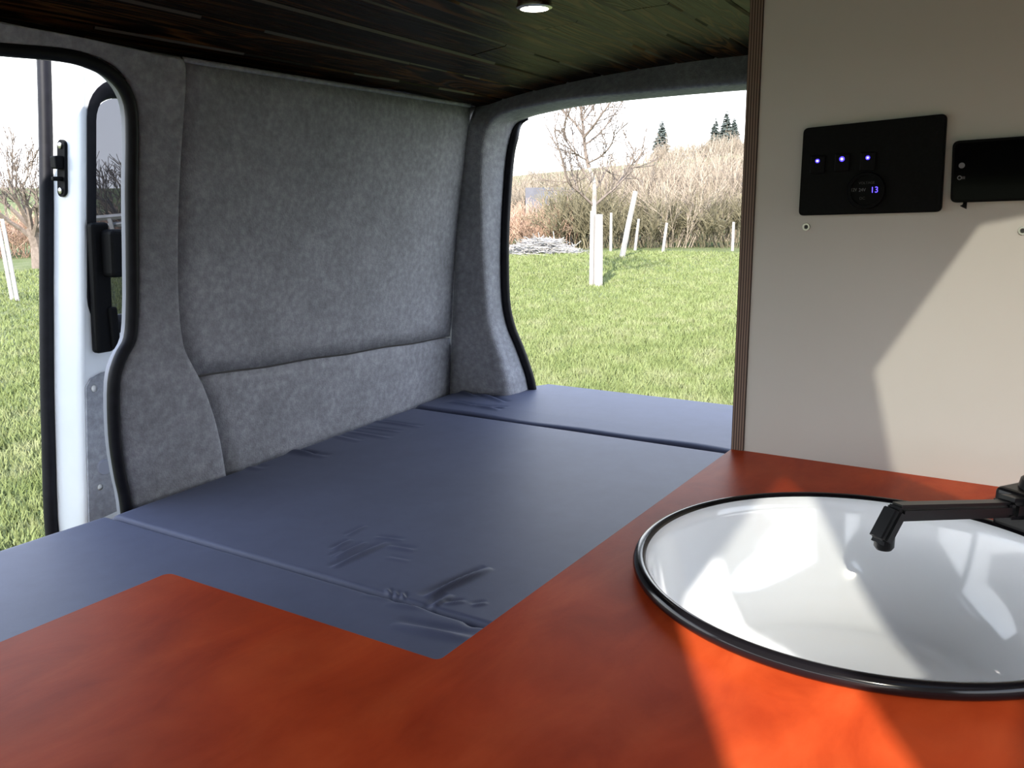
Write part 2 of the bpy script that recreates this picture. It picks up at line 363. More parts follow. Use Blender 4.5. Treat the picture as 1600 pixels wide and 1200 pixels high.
# planks
NP = 18; PY0, PY1 = -0.32, 1.445; pwid = (PY1 - PY0) / NP
joints = {}
random.seed(11)
for r_ in range(NP):
    y0 = PY0 + r_ * pwid + 0.0012; y1 = PY0 + (r_ + 1) * pwid - 0.0012
    xs = .74 if y0 < .04 else .5
    cut = [xs, 2.13]
    if y0 >= .04:
        cut = [xs, random.uniform(.7, 1.0) if r_ % 2 else random.uniform(1.25, 1.75), 2.13]
    for a, b_ in zip(cut[:-1], cut[1:]):
        ns = 8; jit = random.uniform(-.0015, .0015); t_ = .012; c_ = .004
        V, Fc = [], []
        for i in range(ns + 1):
            x = a + .001 + (b_ - a - .002) * i / ns
            for yy, dz in ((y0, t_), (y0, c_), (y0 + c_, 0), ((y0 + y1) / 2, 0), (y1 - c_, 0), (y1, c_), (y1, t_)):
                V.append((x, yy, zceil(x, yy) + dz + jit))
        for i in range(ns):
            for j in range(7): Fc.append((i * 7 + j, i * 7 + (j + 1) % 7, (i + 1) * 7 + (j + 1) % 7, (i + 1) * 7 + j))
        Fc += [tuple(range(7)), tuple(ns * 7 + j for j in range(7))[::-1]]
        pk = mesh('plank', V, Fc, M['planks'], ceiling)
        pk.data.materials.append(M['plank_edge'])
        for f_ in pk.data.polygons:
            if f_.index < ns * 7 and f_.index % 7 == 1 and random.random() < .7: f_.material_index = 1

# left wall, built from its lining panels
wall_left = empty('wall_left', (1.5, 1.5, ZM)); tag(wall_left, 'van side wall lined with mottled grey felt', 'wall', kind='structure')
pairs = [((-160, 50), (-160, 2)), ((-80, 58), (-80, 20)), ((0, 67), (0, 35)), ((100, 75), (110, 55)), ((150, 87), (190, 72)), ((185, 106), (255, 86)), ((205, 132), (284, 93)), ((217, 165), (286, 130)),
         ((219, 220), (281, 200)), ((218, 300), (275, 300)), ((219, 400), (273, 400)), ((219, 480), (275, 480)), ((216, 532), (283, 540)), ((201, 560), (300, 575)),
         ((190, 600), (318, 610)), ((192, 680), (338, 670)), ((200, 740), (350, 735)), ((208, 785), (354, 770)), ((215, 860), (358, 850))]
def ahead(curve):                      # carry the header lining on to the cab post
    p = curve[0]; return [np.array([-.22 + (p[0] + .22) * i / 4, p[1], p[2]]) for i in range(4)] + curve
Kc = ahead(smooth_path([pw(*a) for a, b_ in pairs], 4)); Mc = ahead(smooth_path([pw(*b_) for a, b_ in pairs], 4))
rows = []
for i, (a, b_) in enumerate(zip(Kc, Mc)):
    r = []
    w_s = min(1.0, max(0.0, (i - 24) / 8))                    # the moulded bulge belongs to the pillar, not to the header
    for s, o_ in ((0, .012), (.05, .003), (.13, 0), (.3, -.004), (.5, -.007), (.7, -.010), (.85, -.014), (.93, -.015), (.975, -.010), (1.0, .004)):
        p = a + (b_ - a) * s; r.append((p[0], ywall(p[0], p[2]) + o_ * (0.35 + 0.65 * w_s), p[2]))
    rows.append(r)
grid('pillar_cover', rows, M['felt'], wall_left, thick=0.004)
# wall panels
rear = smooth_path([pw(*p, 0.0) for p in ((737, 150), (735, 180), (727, 250), (717, 330), (711, 400), (707, 480), (705, 527), (704, 570), (703, 606), (702, 680))], 4)
def at_z(curve, z):
    zs = [p[2] for p in curve][::-1]; xs_ = [p[0] for p in curve][::-1]; return float(np.interp(z, zs, xs_))
Mz = [p for i, p in enumerate(Mc) if i >= 28]
sa, sb = pw(318, 588), pw(705, 527)
def seam_z(x): return sa[2] + (sb[2] - sa[2]) * (x - sa[0]) / (sb[0] - sa[0]) + 0.0015 * math.sin(x * 23)
ta, tb = pw(285, 95), pw(736, 167)
def top_z(x): return ta[2] + (tb[2] - ta[2]) * (x - ta[0]) / (tb[0] - ta[0]) + .004
def panel(name, zf0, zf1, n=16, m_=20):
    rr = []
    for i in range(n + 1):
        row = []
        for j in range(m_ + 1):
            s = j / m_; x = 1.1 + s * .95
            for _ in range(5):
                z = zf0(x) + (zf1(x) - zf0(x)) * i / n
                xf, xr = at_z(Mz, z) + .003, at_z(rear, z); x = xf + (xr - xf) * s
            z = zf0(x) + (zf1(x) - zf0(x)) * i / n
            edge = 0.004 if i in (0, n) else 0.0
            row.append((x, ywall(x, z) + edge - 0.004 * math.sin(math.pi * s), z))
        rr.append(row)
    return grid(name, rr, M['felt'], wall_left, thick=0.006)
panel('upper_panel', lambda x: top_z(x), lambda x: seam_z(x) + .0022)
panel('lower_panel', lambda x: seam_z(x) - .0022, lambda x: -.40)
tube('top_trim', [(x, ywall(x, top_z(x)) - .001, top_z(x) - .002) for x in np.linspace(ta[0], tb[0] - .01, 12)], .005, M['felt'], wall_left)

grid('backing', [[(x, ywall(x, z) + .014, z) for x in np.linspace(1.03, 2.16, 8)] for z in (.612, .3, 0, -.3, -.45)], M['bodydark'], wall_left)  # added dark sheet that blocks light leaks and keeps the seam dark
# rear pillar and header lining: rows of (wall corner, ridge, return, seal) around the rear opening
prow = [((702, 700), (800, 700), (842, 700)), ((703, 606), (792, 606), (827, 606)), ((704, 570), (784, 570), (817, 570)), ((705, 540), (775, 540), (806, 540)), ((706, 510), (766, 510), (794, 510)), ((708, 470), (760, 470), (786, 470)),
        ((711, 400), (756, 400), (784, 400)), ((717, 330), (754, 330), (786, 330)), ((726, 250), (754, 250), (792, 250)), ((733, 195), (761, 205), (799, 215)),
        ((748, 160), (776, 185), (808, 193)), ((772, 150), (800, 174), (826, 184)), ((801, 137), (838, 166), (856, 176)), ((878, 121), (900, 155), (915, 165)),
        ((1007, 96), (1010, 145), (1014, 154)), ((1167, 71), (1167, 132), (1168, 141)), ((1330, 48), (1330, 121), (1330, 130))]
Wl, Rl, Sl = [], [], []
for i, (w_, r_, s_) in enumerate(prow):
    if i <= 9:
        pW = pw(*w_); xr = pW[0] + .01 + .005; pR = px(*r_, xr); pS = py(*s_, pR[1] - .004)
        if pS[0] > 2.245 or pS[0] < pR[0] + .03: pS = px(*s_, min(max(pS[0], pR[0] + .06), 2.245))
    else:
        pW = px(*w_, 2.125); pR = px(*r_, 2.075); pS = px(*s_, 2.235)
    Wl.append(pW); Rl.append(pR); Sl.append(pS)
Wl, Rl, Sl = smooth_path(Wl, 4), smooth_path(Rl, 4), smooth_path(Sl, 4)
rows = []
for a, b_, c_ in zip(Wl, Rl, Sl):
    r = [a]
    r += [a + (b_ - a) * s for s in (.25, .5, .7, .85)]
    p0, p1, p2 = a + (b_ - a) * .85, b_, b_ + (c_ - b_) * .25
    r += [p0 * (1 - t) ** 2 + p1 * 2 * t * (1 - t) + p2 * t * t for t in (.3, .5, .7)]
    r += [b_ + (c_ - b_) * s for s in (.25, .5, .75, 1.0)]
    rows.append(r)
rear_wall = grid('wall_rear', rows, M['felt'], thick=0.005, offset=-1.0)
tag(rear_wall, 'felt lined rear pillar and header framing the open tailgate', 'pillar', kind='structure')
seal_pts = [s + np.array([.006, -.006, 0]) for s in Sl[:44]]
o = tube('trim_2', seal_pts, [.0125] * 36 + list(np.linspace(.0125, .003, len(seal_pts) - 36)), M['rubber'])
tag(o, 'black rubber door seal along the rear opening', 'seal', kind='structure')

# seal and painted flange round the sliding door opening
sc_ = [(-160, 58), (-80, 66), (0, 75), (100, 85), (148, 98), (180, 117), (200, 142), (209, 172), (211, 220), (210, 300), (211, 400), (211, 480), (207, 530), (192, 560), (182, 600), (183, 680), (191, 740), (200, 785), (207, 860)]
Sc = ahead(smooth_path([pw(*p) for p in sc_], 4))
o = tube('trim_1', [p + np.array([0, .008, 0]) for p in Sc], .0108, M['rubber'])
tag(o, 'black rubber seal bordering the sliding door opening', 'seal', kind='structure')
cx_, cz_ = .4, .1
rows = []
for p in Sc:
    rows.append([(p[0] + .006, p[1] + .004, p[2] + .003), (p[0] - .002, p[1] + .016, p[2]), (p[0] - .002, p[1] + .034, p[2])])
grid('flange', rows, M['flange'], wall_left)
rows = []
for i, p in enumerate(Sc):
    q = (p[0] - .002, p[1] + .034, p[2]); s = min(1, max(0, (i - 18) / 14))
    far = np.array([p[0] - .1, 1.47, .74]) * (1 - s) + np.array([2.3, 1.56, p[2] + .12 * (1 - s)]) * s
    rows.append([q, (q[0] + .3 * (far[0] - q[0]), q[1] + .03 * s, q[2] + .3 * (far[2] - q[2])), far])
grid('outer_skin', rows, M['paint'], wall_left)
mesh('outer_skin', [(.9, 1.58, -.1), (2.3, 1.585, -.1), (2.3, 1.585, -1.0), (.98, 1.58, -1.0), (.98, 1.58, -.25)], [(4, 1, 2, 3)], M['paint'], wall_left)
box('rear_body_post', (2.24, 1.50, -1.0), (2.30, 1.585, .78), M['paint'], wall_left)
# unseen cab end and right wall; window openings added to light the interior
fw = empty('wall_front', (-1.7, .5, -.7)); tag(fw, 'unseen cab end of the van around an added windscreen opening', 'wall', kind='structure')
box('lower_panel', (-1.72, -.46, -.68), (-1.69, 1.50, -.25), M['bodydark'], fw)
box('upper_panel', (-1.72, -.46, .42), (-1.69, 1.50, .75), M['bodydark'], fw)
box('cab_side_lower', (-1.70, 1.46, -.68), (-.25, 1.49, -.15), M['bodydark'], fw)
box('cab_side_upper', (-1.70, 1.46, .40), (-.25, 1.49, .75), M['bodydark'], fw)
box('cab_post', (-.30, 1.46, -.68), (-.20, 1.50, .75), M['bodydark'], fw)
wr = box('wall_right', (-.45, -.46, -.70), (2.25, -.43, .07), M['headliner'])
box('upper_panel', (-.45, -.46, .37), (2.25, -.43, .75), M['headliner'], wr); box('rear_panel', (1.16, -.46, .07), (2.25, -.43, .37), M['headliner'], wr); box('cab_panel', (-.45, -.46, .07), (.22, -.43, .37), M['headliner'], wr)  # gap between panels: unseen kitchen window added to brighten bowl and cream panel
box('cab_side_lower', (-1.7, -.46, -.70), (-.45, -.43, -.10), M['felt'], wr); box('cab_side_upper', (-1.7, -.46, .40), (-.45, -.43, .75), M['felt'], wr)
tag(wr, 'van wall behind the kitchen', 'wall', kind='structure')
fl = box('floor', (-1.7, -.46, -.72), (2.28, 1.50, -.68), M['vinyl']); tag(fl, 'grey van floor under the bed', 'floor', kind='structure')
# underside so that the van stands on the meadow
ub = box('trim_3', (-1.6, -.40, -1.0), (2.2, 1.45, -.725), M['bodydark']); tag(ub, 'dark underbody of the van', 'underbody', kind='structure')
for wx in (-1.2, 1.6):
    for wy in (-.30, 1.35):
        o = lathe('wheel', [(0, -.1), (.2, -.1), (.33, -.09), (.345, -.05), (.345, .05), (.33, .09), (.2, .1), (0, .1)], (wx, wy, GZ + .345), M['rubber'], n=32, axis='y'); o.parent = ub; o.location = -Vector(ub.location)

# ------------------------------------------------------------------ sliding door, slid back along the outside
door = empty('sliding_door', (1.4, 1.62, -1.0)); tag(door, 'white sliding door pushed back along the outside of the van', 'door')
YI = 1.585                                                     # inner skin
zs = [.80, .70, .61, .50, .35, .20, .0, -.10, -.25, -.45, -.80]
def edge_x(z):                                                 # leading corner of the inner skin
    return float(np.interp(z, [-.8, -.25, -.1, .0, .2, .35, .5, .61, .8], [.935, .949, .962, .971, .993, 1.011, 1.027, 1.037, 1.053]))
rows = []
for z in zs:
    x = edge_x(z)
    rows.append([(x - .010, 1.668, z), (x - .008, 1.65, z), (x - .004, 1.62, z), (x, 1.600, z), (x + .003, 1.590, z), (x + .008, YI, z), (x + .012, YI + .001, z)])
grid('edge_skin', rows, M['paint'], door)
# inner skin with a rounded window opening
WZ0, WZ1, WX = .115, .588, .085
def win_x0(z): return edge_x(z) + .020
bm = bmesh.new()
outer = [(edge_x(z) + .012, z) for z in zs[::-1]] + [(2.05, .80), (2.05, -.80)]
def rounded(x0f, z0, z1, x1, r, n=8):
    P = []
    for cx, cz, a0 in ((x1 - r, z1 - r, 0), (None, z1 - r, 90), (None, z0 + r, 180), (x1 - r, z0 + r, 270)):
        for i in range(n + 1):
            w = math.radians(a0 + 90 * i / n); zc = cz + r * math.sin(w); c = cx if cx is not None else x0f(zc) + r
            P.append((c + r * math.cos(w), zc))
    return P
w_out = rounded(win_x0, WZ0, WZ1, 1.95, .07)
ed = []
for lp in (outer, w_out):
    vv = [bm.verts.new((p[0], YI + .001, p[1])) for p in lp]; ed += [bm.edges.new((vv[i], vv[(i + 1) % len(vv)])) for i in range(len(vv))]
bmesh.ops.triangle_fill(bm, use_beauty=True, edges=ed)
from_bm('inner_skin', bm, M['paint'], door)
mesh('outer_skin', [(edge_x(z) - .010, 1.670, z) for z in zs if z < .05] + [(2.05, 1.68, -.8), (2.05, 1.68, .0)], [tuple(range(len([z for z in zs if z < .05]) + 2))], M['paint'], door)
mesh('outer_skin', [(edge_x(z) - .010, 1.670, z) for z in zs if z > .55] + [(2.05, 1.68, .61), (2.05, 1.68, .8)], [tuple(range(len([z for z in zs if z > .55]) + 2))], M['paint'], door)
# window rubber: from the skin opening inwards, then the pane
w_in = rounded(lambda z: win_x0(z) + .022, WZ0 + .028, WZ1 - .028, 1.92, .055)
nW = len(w_out)
w_big = rounded(lambda z: win_x0(z) - .006, WZ0 - .006, WZ1 + .006, 1.956, .076)
V = [(p[0], YI - .001, p[1]) for p in w_big] + [((p[0] + q[0]) / 2, YI - .004, (p[1] + q[1]) / 2) for p, q in zip(w_out, w_in)] + [(q[0], YI + .030, q[1]) for q in w_in] + [(p[0], YI + .004, p[1]) for p in w_out]
Fc = [(l * nW + i, l * nW + (i + 1) % nW, (l + 1) * nW + (i + 1) % nW, (l + 1) * nW + i) for l in range(2) for i in range(nW)]
fr_ = mesh('window_rubber', V, Fc, M['rubber'], door, True)
V = [(q[0], YI + .028, q[1]) for q in w_in]
pane = mesh('window_pane', V, [tuple(range(nW))], M['glass'], door)
tag(pane, 'dark tinted pane')
# leading edge seal
Vs = smooth_path([(edge_x(z) - .015, 1.668, z) for z in zs], 3)
tube('edge_seal', Vs, .0135, M['rubber'], door, 12)
# striker latch on the door edge
lz0, lz1 = .375, .475
def ex(z): return edge_x(z) - .006
latch = empty('latch', (0, 0, 0), door); latch.location = (0, 0, 0)
bm = bmesh.new(); zmid = .425
P = rounded(lambda z: 1.618, .373, .478, 1.642, .0118)
lat = [(ex(z) - .004, y, z) for y, z in P]; lat2 = [(ex(z) + .002, y, z) for y, z in P]; nL = len(P)
latch_o = mesh('latch_plate', lat + lat2, [tuple(range(nL))] + [(i, (i + 1) % nL, nL + (i + 1) % nL, nL + i) for i in range(nL)], M['blackplastic'], door)
bpy.data.objects.remove(latch)
bm = bmesh.new()
box_bm(bm, (ex(.44) - .020, 1.621, .424), (ex(.44) - .002, 1.640, .448), .003); box_bm(bm, (ex(.40) - .022, 1.624, .402), (ex(.40) - .002, 1.632, .410), .002)
from_bm('striker', bm, M['blackplastic'], latch_o)
for z in (.467, .384):
    lathe('bolt', [(0, -.008), (.004, -.0075), (.006, -.006), (.006, 0)], (ex(z) - .001, 1.630, z), M['steel'], latch_o, 16, 'x')
# inner handle: long housing with the grip in front of it
def hx(z): return edge_x(z) + .03
bm = bmesh.new()
box_bm(bm, (1.010, YI - .020, .078), (1.048, YI + .001, .325), .007, 3)
for v in bm.verts: v.co.x += .06 * (v.co.z - .2)
hand = from_bm('handle', bm, M['blackplastic'], door)
bm = bmesh.new(); box_bm(bm, (1.028, YI - .052, .222), (1.061, YI - .012, .312), .009, 3)
for v in bm.verts: v.co.x += .06 * (v.co.z - .2)
from_bm('grip', bm, M['blackplastic'], hand)
bm = bmesh.new(); box_bm(bm, (1.032, YI - .028, .082), (1.050, YI - .010, .165), .005, 3)
from_bm('lever', bm, M['blackplastic'], hand)
# felt card on the lower part of the door
fx = [(edge_x(z) + .010, z) for z in (-.75, -.45, -.25, -.1, .015)]
P = fx + [(edge_x(.03) + .020, .03), (edge_x(.035) + .045, .038), (1.95, .038), (1.95, -.75)]
nP = len(P)
card = mesh('door_card', [(p[0], YI - .004, p[1]) for p in P] + [(p[0], YI + .002, p[1]) for p in P], [tuple(range(nP))] + [(i, (i + 1) % nP, nP + (i + 1) % nP, nP + i) for i in range(nP)], M['felt'], door)
for u, v, r_ in ((147, 607, .0065), (156, 761, .006)):
    p = py(u, v, YI - .004); lathe('screw', [(0, -.003), (.5 * r_, -.003), (r_, -.0015), (r_, .001)], (p[0], YI - .004, p[2]), M['steel'], card, 20, 'y')
p = py(163, 730, YI - .004); lathe('cap', [(0, -.003), (.014, -.003), (.016, 0), (.016, .002)], (p[0], YI - .004, p[2]), M['flange'], card, 28, 'y')

# ------------------------------------------------------------------ bed
base = empty('bed_platform', (.9, .95, -.68)); tag(base, 'plywood bed box under the slate grey cushions', 'bed')
box('top_board', (-.25, .42, -.30), (2.22, 1.30, -.285), M['carcass'], base)
for nm, lo, hi in (('side_board', (-.25, .42, -.68), (2.22, .435, -.30)), ('side_board', (-.25, 1.285, -.68), (2.22, 1.30, -.30)), ('end_board', (-.25, .435, -.68), (-.235, 1.285, -.30)), ('end_board', (2.205, .435, -.68), (2.22, 1.285, -.30))):
    box(nm, lo, hi, M['carcass'], base)

def seg_px(z0, lst, ox, oy, s):
    out = []
    for x1, y1, x2, y2, amp, wid in lst:
        a = pz(ox + x1 / s, oy + y1 / s, z0); b_ = pz(ox + x2 / s, oy + y2 / s, z0); out.append((a[:2], b_[:2], amp, wid))
    return out
def cushion(name, x0, x1, ylo, yhi, ridges, label, nx, ny, edge_r, warp=None, pits=()):
    xs_ = np.linspace(0, 1, nx); ys_ = np.linspace(0, 1, ny)
    S, T = np.meshgrid(xs_, ys_, indexing='ij')
    X = x0 + (x1 - x0) * S; yh = np.vectorize(yhi)(X); Y = ylo + (yh - ylo) * T
    if warp is not None: X = X + warp(S, T, Y)
    dx0 = (X - X[0:1, :]); dx1 = (X[-1:, :] - X); dy0 = Y - ylo; dy1 = yh - Y
    Z = np.full_like(X, ZM)
    for d, r in ((dx0, edge_r[0]), (dx1, edge_r[1]), (dy0, edge_r[2]), (dy1, edge_r[3])):
        q = np.clip(r - d, 0, r); Z -= r - np.sqrt(np.maximum(r * r - q * q, 0))
    Z += 0.0025 * np.sin(X * 5.1 + 1) * np.sin(Y * 4.3) * np.clip(np.minimum(dx0, dx1) / .1, 0, 1)
    for a, b_, amp, wid in ridges:
        ab = b_ - a; L2 = ab @ ab; t = np.clip(((X - a[0]) * ab[0] + (Y - a[1]) * ab[1]) / L2, -.15, 1.15)
        px_, py_ = a[0] + t * ab[0], a[1] + t * ab[1]
        nrm = np.array([-ab[1], ab[0]]) / math.sqrt(L2); sd = (X - px_) * nrm[0] + (Y - py_) * nrm[1]
        al = np.hypot(X - px_ - sd * nrm[0], Y - py_ - sd * nrm[1])
        env = np.sin(np.pi * np.clip(t, 0, 1)) ** .6 * np.exp(-(al / .006) ** 2)
        Z += 1.35 * amp * env * (np.exp(-(sd / wid) ** 2) - .7 * np.exp(-((sd - 1.7 * wid) / (1.1 * wid)) ** 2))
    for c_, amp, wid in pits:
        Z += amp * np.exp(-((X - c_[0]) ** 2 + (Y - c_[1]) ** 2) / wid ** 2)
    P = np.stack([X, Y, Z], -1).reshape(-1, 3)
    idx = np.arange(nx * ny).reshape(nx, ny)
    q = np.stack([idx[:-1, :-1], idx[1:, :-1], idx[1:, 1:], idx[:-1, 1:]], -1).reshape(-1, 4)
    loop = np.concatenate([idx[:-1, 0], idx[-1, :-1], idx[1:, -1][::-1], idx[0, 1:][::-1]])
    low = P[loop].copy(); low[:, 2] = -.285; b0 = len(P); nl = len(loop)
    side = np.stack([loop, b0 + np.arange(nl), b0 + (np.arange(nl) + 1) % nl, np.roll(loop, -1)], -1)
    Vv = np.vstack([P, low]); faces = np.vstack([q, side])
    me = bpy.data.meshes.new(name); me.vertices.add(len(Vv)); me.vertices.foreach_set('co', Vv.astype(np.float32).ravel())
    me.loops.add(faces.size); me.loops.foreach_set('vertex_index', faces.astype(np.int32).ravel()); me.polygons.add(len(faces))
    me.polygons.foreach_set('loop_start', np.arange(0, faces.size, 4, dtype=np.int32)); me.update(calc_edges=True); me.validate()
    o = link(name, me, M['fabric'], None, True); tag(o, label, 'cushion', 'bed cushions'); return o
mid_r = seg_px(ZM, [(780, 740, 862, 697, .0022, .004), (722, 797, 800, 757, .0026, .0045), (712, 826, 765, 800, .0018, .003), (728, 832, 862, 767, .0028, .0045), (718, 875, 948, 768, .0038, .0055),
    (895, 745, 1015, 760, .0020, .005), (945, 783, 1060, 802, .0020, .006), (940, 830, 1040, 848, .0012, .005), (1105, 997, 1378, 874, .0058, .0065), (1128, 1038, 1215, 985, .0030, .005), (1185, 1024, 1275, 1012, .0020, .004),
    (1300, 1030, 1365, 1018, .0018, .004), (870, 258, 1085, 287, .0030, .008), (830, 286, 1000, 307, .0024, .008), (765, 303, 955, 332, .0024, .009), (700, 318, 830, 345, .0018, .009), (490, 380, 690, 410, .0035, .010), (540, 383, 640, 398, .003, .008), (300, 440, 420, 462, .002, .010),
    (945, 960, 962, 990, .002, .003), (975, 968, 990, 995, .002, .003), (1005, 975, 1018, 1000, .002, .003)], 250, 560, 2.6667)
front_r = seg_px(ZM, [(940, 1020, 1265, 1055, .0025, .007), (965, 1108, 1310, 1172, .0035, .009), (1260, 1080, 1365, 1085, .004, .006), (840, 985, 1000, 1008, .0012, .006)], 250, 560, 2.6667)
rear_r = seg_px(ZM, [(285, 128, 385, 162, .0050, .011), (375, 143, 500, 187, .0055, .010), (270, 181, 380, 201, .0040, .009), (370, 198, 482, 218, .0040, .009), (430, 203, 510, 209, .0025, .008), (560, 150, 600, 140, .001, .006)], 600, 560, 2.6667)
pit = pz(250 + 1318 / 2.6667, 560 + 1092 / 2.6667, ZM)
cushion('bed_cushion', .890, 1.826, .41, lambda x: ywall(x, ZM) - .008, mid_r, 'large slate grey cushion with pinched wrinkles, between the two seams of the bed', 330, 350, (.010, .014, .01, .03))
cushion('bed_cushion', -.25, .886, .41, lambda x: 1.425 if x > .2 else 1.40, front_r, 'slate grey cushion reaching under the orange table wing by the sliding door', 300, 300, (.03, .010, .01, .03),
        warp=None, pits=[(pit[:2], -.012, .011), (pit[:2] + np.array([.012, .012]), .006, .012)])
cushion('bed_cushion', 1.837, 2.281, .41, lambda x: (ywall(x, ZM) - .008) if x < 2.02 else float(np.interp(x, [2.02, 2.10, 2.20, 2.30], [ywall(2.02, ZM) - .008, 1.40, 1.345, 1.30])), rear_r, 'narrow slate grey cushion along the open rear of the van', 160, 340, (.020, .014, .01, .02),
        warp=lambda S, T, Y: (1 - S) ** 6 * (.006 * np.sin(Y * 9 + 1.2) + .004 * np.sin(Y * 21)))

# ------------------------------------------------------------------ kitchen
SC = (.864, .141); SR = .218
hole = [(SC[0] + .2115 * math.cos(2 * math.pi * i / 96), SC[1] + .2115 * math.sin(2 * math.pi * i / 96)) for i in range(96)]
def rc(cx, cy, r, a0, a1, n=5): return [(cx + r * math.cos(math.radians(a0 + (a1 - a0) * i / n)), cy + r * math.sin(math.radians(a0 + (a1 - a0) * i / n))) for i in range(n + 1)]
r0 = .008
poly = [(.08, -.425), (1.2385, -.425)] + [(1.2385, .380), (1.243, .380)] + rc(1.243 - .004, .399 - .004, .004, 0, 90) + rc(.521 + .006, .399 + .006, .006, 270, 180) + rc(.521 - r0, .733 - r0, r0, 0, 90) + [(.08, .733)]
wt = plate('worktop', poly, .024, M['counter'], [hole], zt=0.0)
bv = wt.modifiers.new('edge', 'BEVEL'); bv.width = .0018; bv.segments = 2; bv.limit_method = 'ANGLE'; bv.angle_limit = math.radians(50)
tag(wt, 'orange-red stained L-shaped worktop with a round sink cut-out', 'worktop')
kc = empty('kitchen_cabinet', (.7, 0, -.68)); tag(kc, 'plywood kitchen cabinet under the orange worktop', 'cabinet')
box('front_panel', (.10, .372, -.68), (1.238, .388, -.0245), M['laminate'], kc)
box('end_panel', (.085, -.42, -.68), (.10, .388, -.0245), M['laminate'], kc)
box('back_panel', (.10, -.425, -.68), (1.238, -.41, -.0245), M['carcass'], kc)
# enamel bowl
sink = empty('sink', (SC[0], SC[1], -.14)); tag(sink, 'round white enamel bowl sink with black rim set in the worktop', 'sink')
lathe('bowl', [(.2145, .0105), (.2105, .0095), (.206, .004), (.2035, -.006), (.200, -.020), (.192, -.050), (.180, -.080), (.163, -.105), (.148, -.118), (.138, -.1225), (.132, -.1225), (.126, -.126), (.06, -.130), (.024, -.132), (.024, -.134), (0, -.134)], (*SC, 0), M['enamel'], sink, 128)
V, Fc = [], []
ring = [(SC[0] + .2165 * math.cos(2 * math.pi * i / 128), SC[1] + .2165 * math.sin(2 * math.pi * i / 128), .0065) for i in range(129)]
tube_data(V, Fc, ring, .0068, 12, False); mesh('rim', V, Fc, M['rim'], sink, True)
lathe('drain', [(.023, -.1335), (.023, -.131), (.018, -.1305), (.016, -.1325), (0, -.1330)], (*SC, 0), M['steel'], sink, 32)
# folding tap
tap = empty('tap', (1.075, .0, 0)); tag(tap, 'matt black folding tap beside the enamel sink', 'tap')
B2 = np.array([1.070, 0.006]); S2 = np.array(SC); t2 = (S2 - B2) / np.linalg.norm(S2 - B2); n2 = np.array([-t2[1], t2[0]])
def along(u, v):
    d = ray(u, v); k_ = ((B2 - CAM[:2]) @ n2) / (d[:2] @ n2); p = CAM + k_ * d; return p, float((p[:2] - B2) @ t2)
lathe('base', [(0, 0), (.034, 0), (.034, .006), (.031, .010), (0, .010)], (*B2, 0), M['tap'], tap, 40)
bm = bmesh.new(); box_bm(bm, (-.034, -.030, .0095), (.034, .030, .053), .006, 3)
bmesh.ops.rotate(bm, verts=bm.verts, cent=(0, 0, 0), matrix=Matrix.Rotation(math.atan2(t2[1], t2[0]), 3, 'Z')); bmesh.ops.translate(bm, verts=bm.verts, vec=(B2[0], B2[1], 0))
from_bm('body', bm, M['tap'], tap)
pe, se = along(1397, 799); pt_, st_ = along(1372, 849)
def sp3(s, z): return np.array([B2[0] + t2[0] * s, B2[1] + t2[1] * s, z])
def bar(bm, a, b_, w, h):
    a, b_ = np.array(a), np.array(b_); d = (b_ - a) / np.linalg.norm(b_ - a); s = np.array([n2[0], n2[1], 0]); uu = np.cross(d, s)
    vv = [bm.verts.new(tuple(q + s * sx * w / 2 + uu * sz * h / 2)) for q in (a, b_) for sx, sz in ((-1, -1), (1, -1), (1, 1), (-1, 1))]
    for f in ((0, 1, 2, 3), (7, 6, 5, 4), (0, 4, 5, 1), (1, 5, 6, 2), (2, 6, 7, 3), (3, 7, 4, 0)): bm.faces.new([vv[i] for i in f])
    bmesh.ops.bevel(bm, geom=list({e for v in vv for e in v.link_edges}), offset=min(w, h) * .28, segments=3, affect='EDGES')
z_e = pe[2]; z_b = z_e - .012
bm = bmesh.new(); bar(bm, sp3(.02, .035), sp3(se + .002, z_e), .021, .0165); from_bm('spout', bm, M['tap'], tap)
bm = bmesh.new(); bar(bm, sp3(se - .004, z_e + .004), sp3(st_, pt_[2]), .022, .0165); noz = from_bm('nozzle', bm, M['tap'], tap)
lathe('outlet', [(0, -.008), (.0075, -.008), (.0095, -.005), (.0095, .010), (0, .010)], tuple(sp3(st_ - .008, pt_[2] + .001)), M['tap'], noz, 24)
bm = bmesh.new(); bar(bm, sp3(.024, .037), sp3(.060, .042), .030, .023); from_bm('hinge', bm, M['tap'], tap)
lathe('lever_knob', [(0, .066), (.016, .066), (.020, .063), (.022, .0535), (0, .0535)], (*B2, 0), M['tap'], tap, 40)

# divider of plywood along the bed and the cream panel across the kitchen
PX = 1.238
dv = empty('wardrobe', (1.7, .39, -.68)); tag(dv, 'tall plywood wardrobe whose layered edge shows beside the cream panel', 'wardrobe')
V = []
for x in (PX - .002, 2.10):
    for y in (.381, .399): V += [(x, y, -.66), (x, y, zceil(x, y) - .003)]
o = mesh('side_panel', V, [(0, 1, 3, 2), (2, 3, 7, 6), (6, 7, 5, 4), (4, 5, 1, 0), (1, 5, 7, 3), (0, 2, 6, 4)], M['plyedge'], dv)
tag(o, 'striped plywood edge')
ys_ = [-.42 + (.3805 + .42) * i / 24 for i in range(25)]
poly = [(y, -.10) for y in (ys_[0], ys_[-1])]
top = [(y, (zceil(PX, y) - .003) if y > -.30 else .60) for y in ys_[::-1]]
pp = poly + top
V = [(PX, y, z) for y, z in pp] + [(PX + .012, y, z) for y, z in pp]; nP = len(pp)
fp = mesh('front_panel', V, [tuple(range(nP)), tuple(range(nP, 2 * nP))[::-1]] + [(i, nP + i, nP + (i + 1) % nP, (i + 1) % nP) for i in range(nP)], M['laminate'], dv)
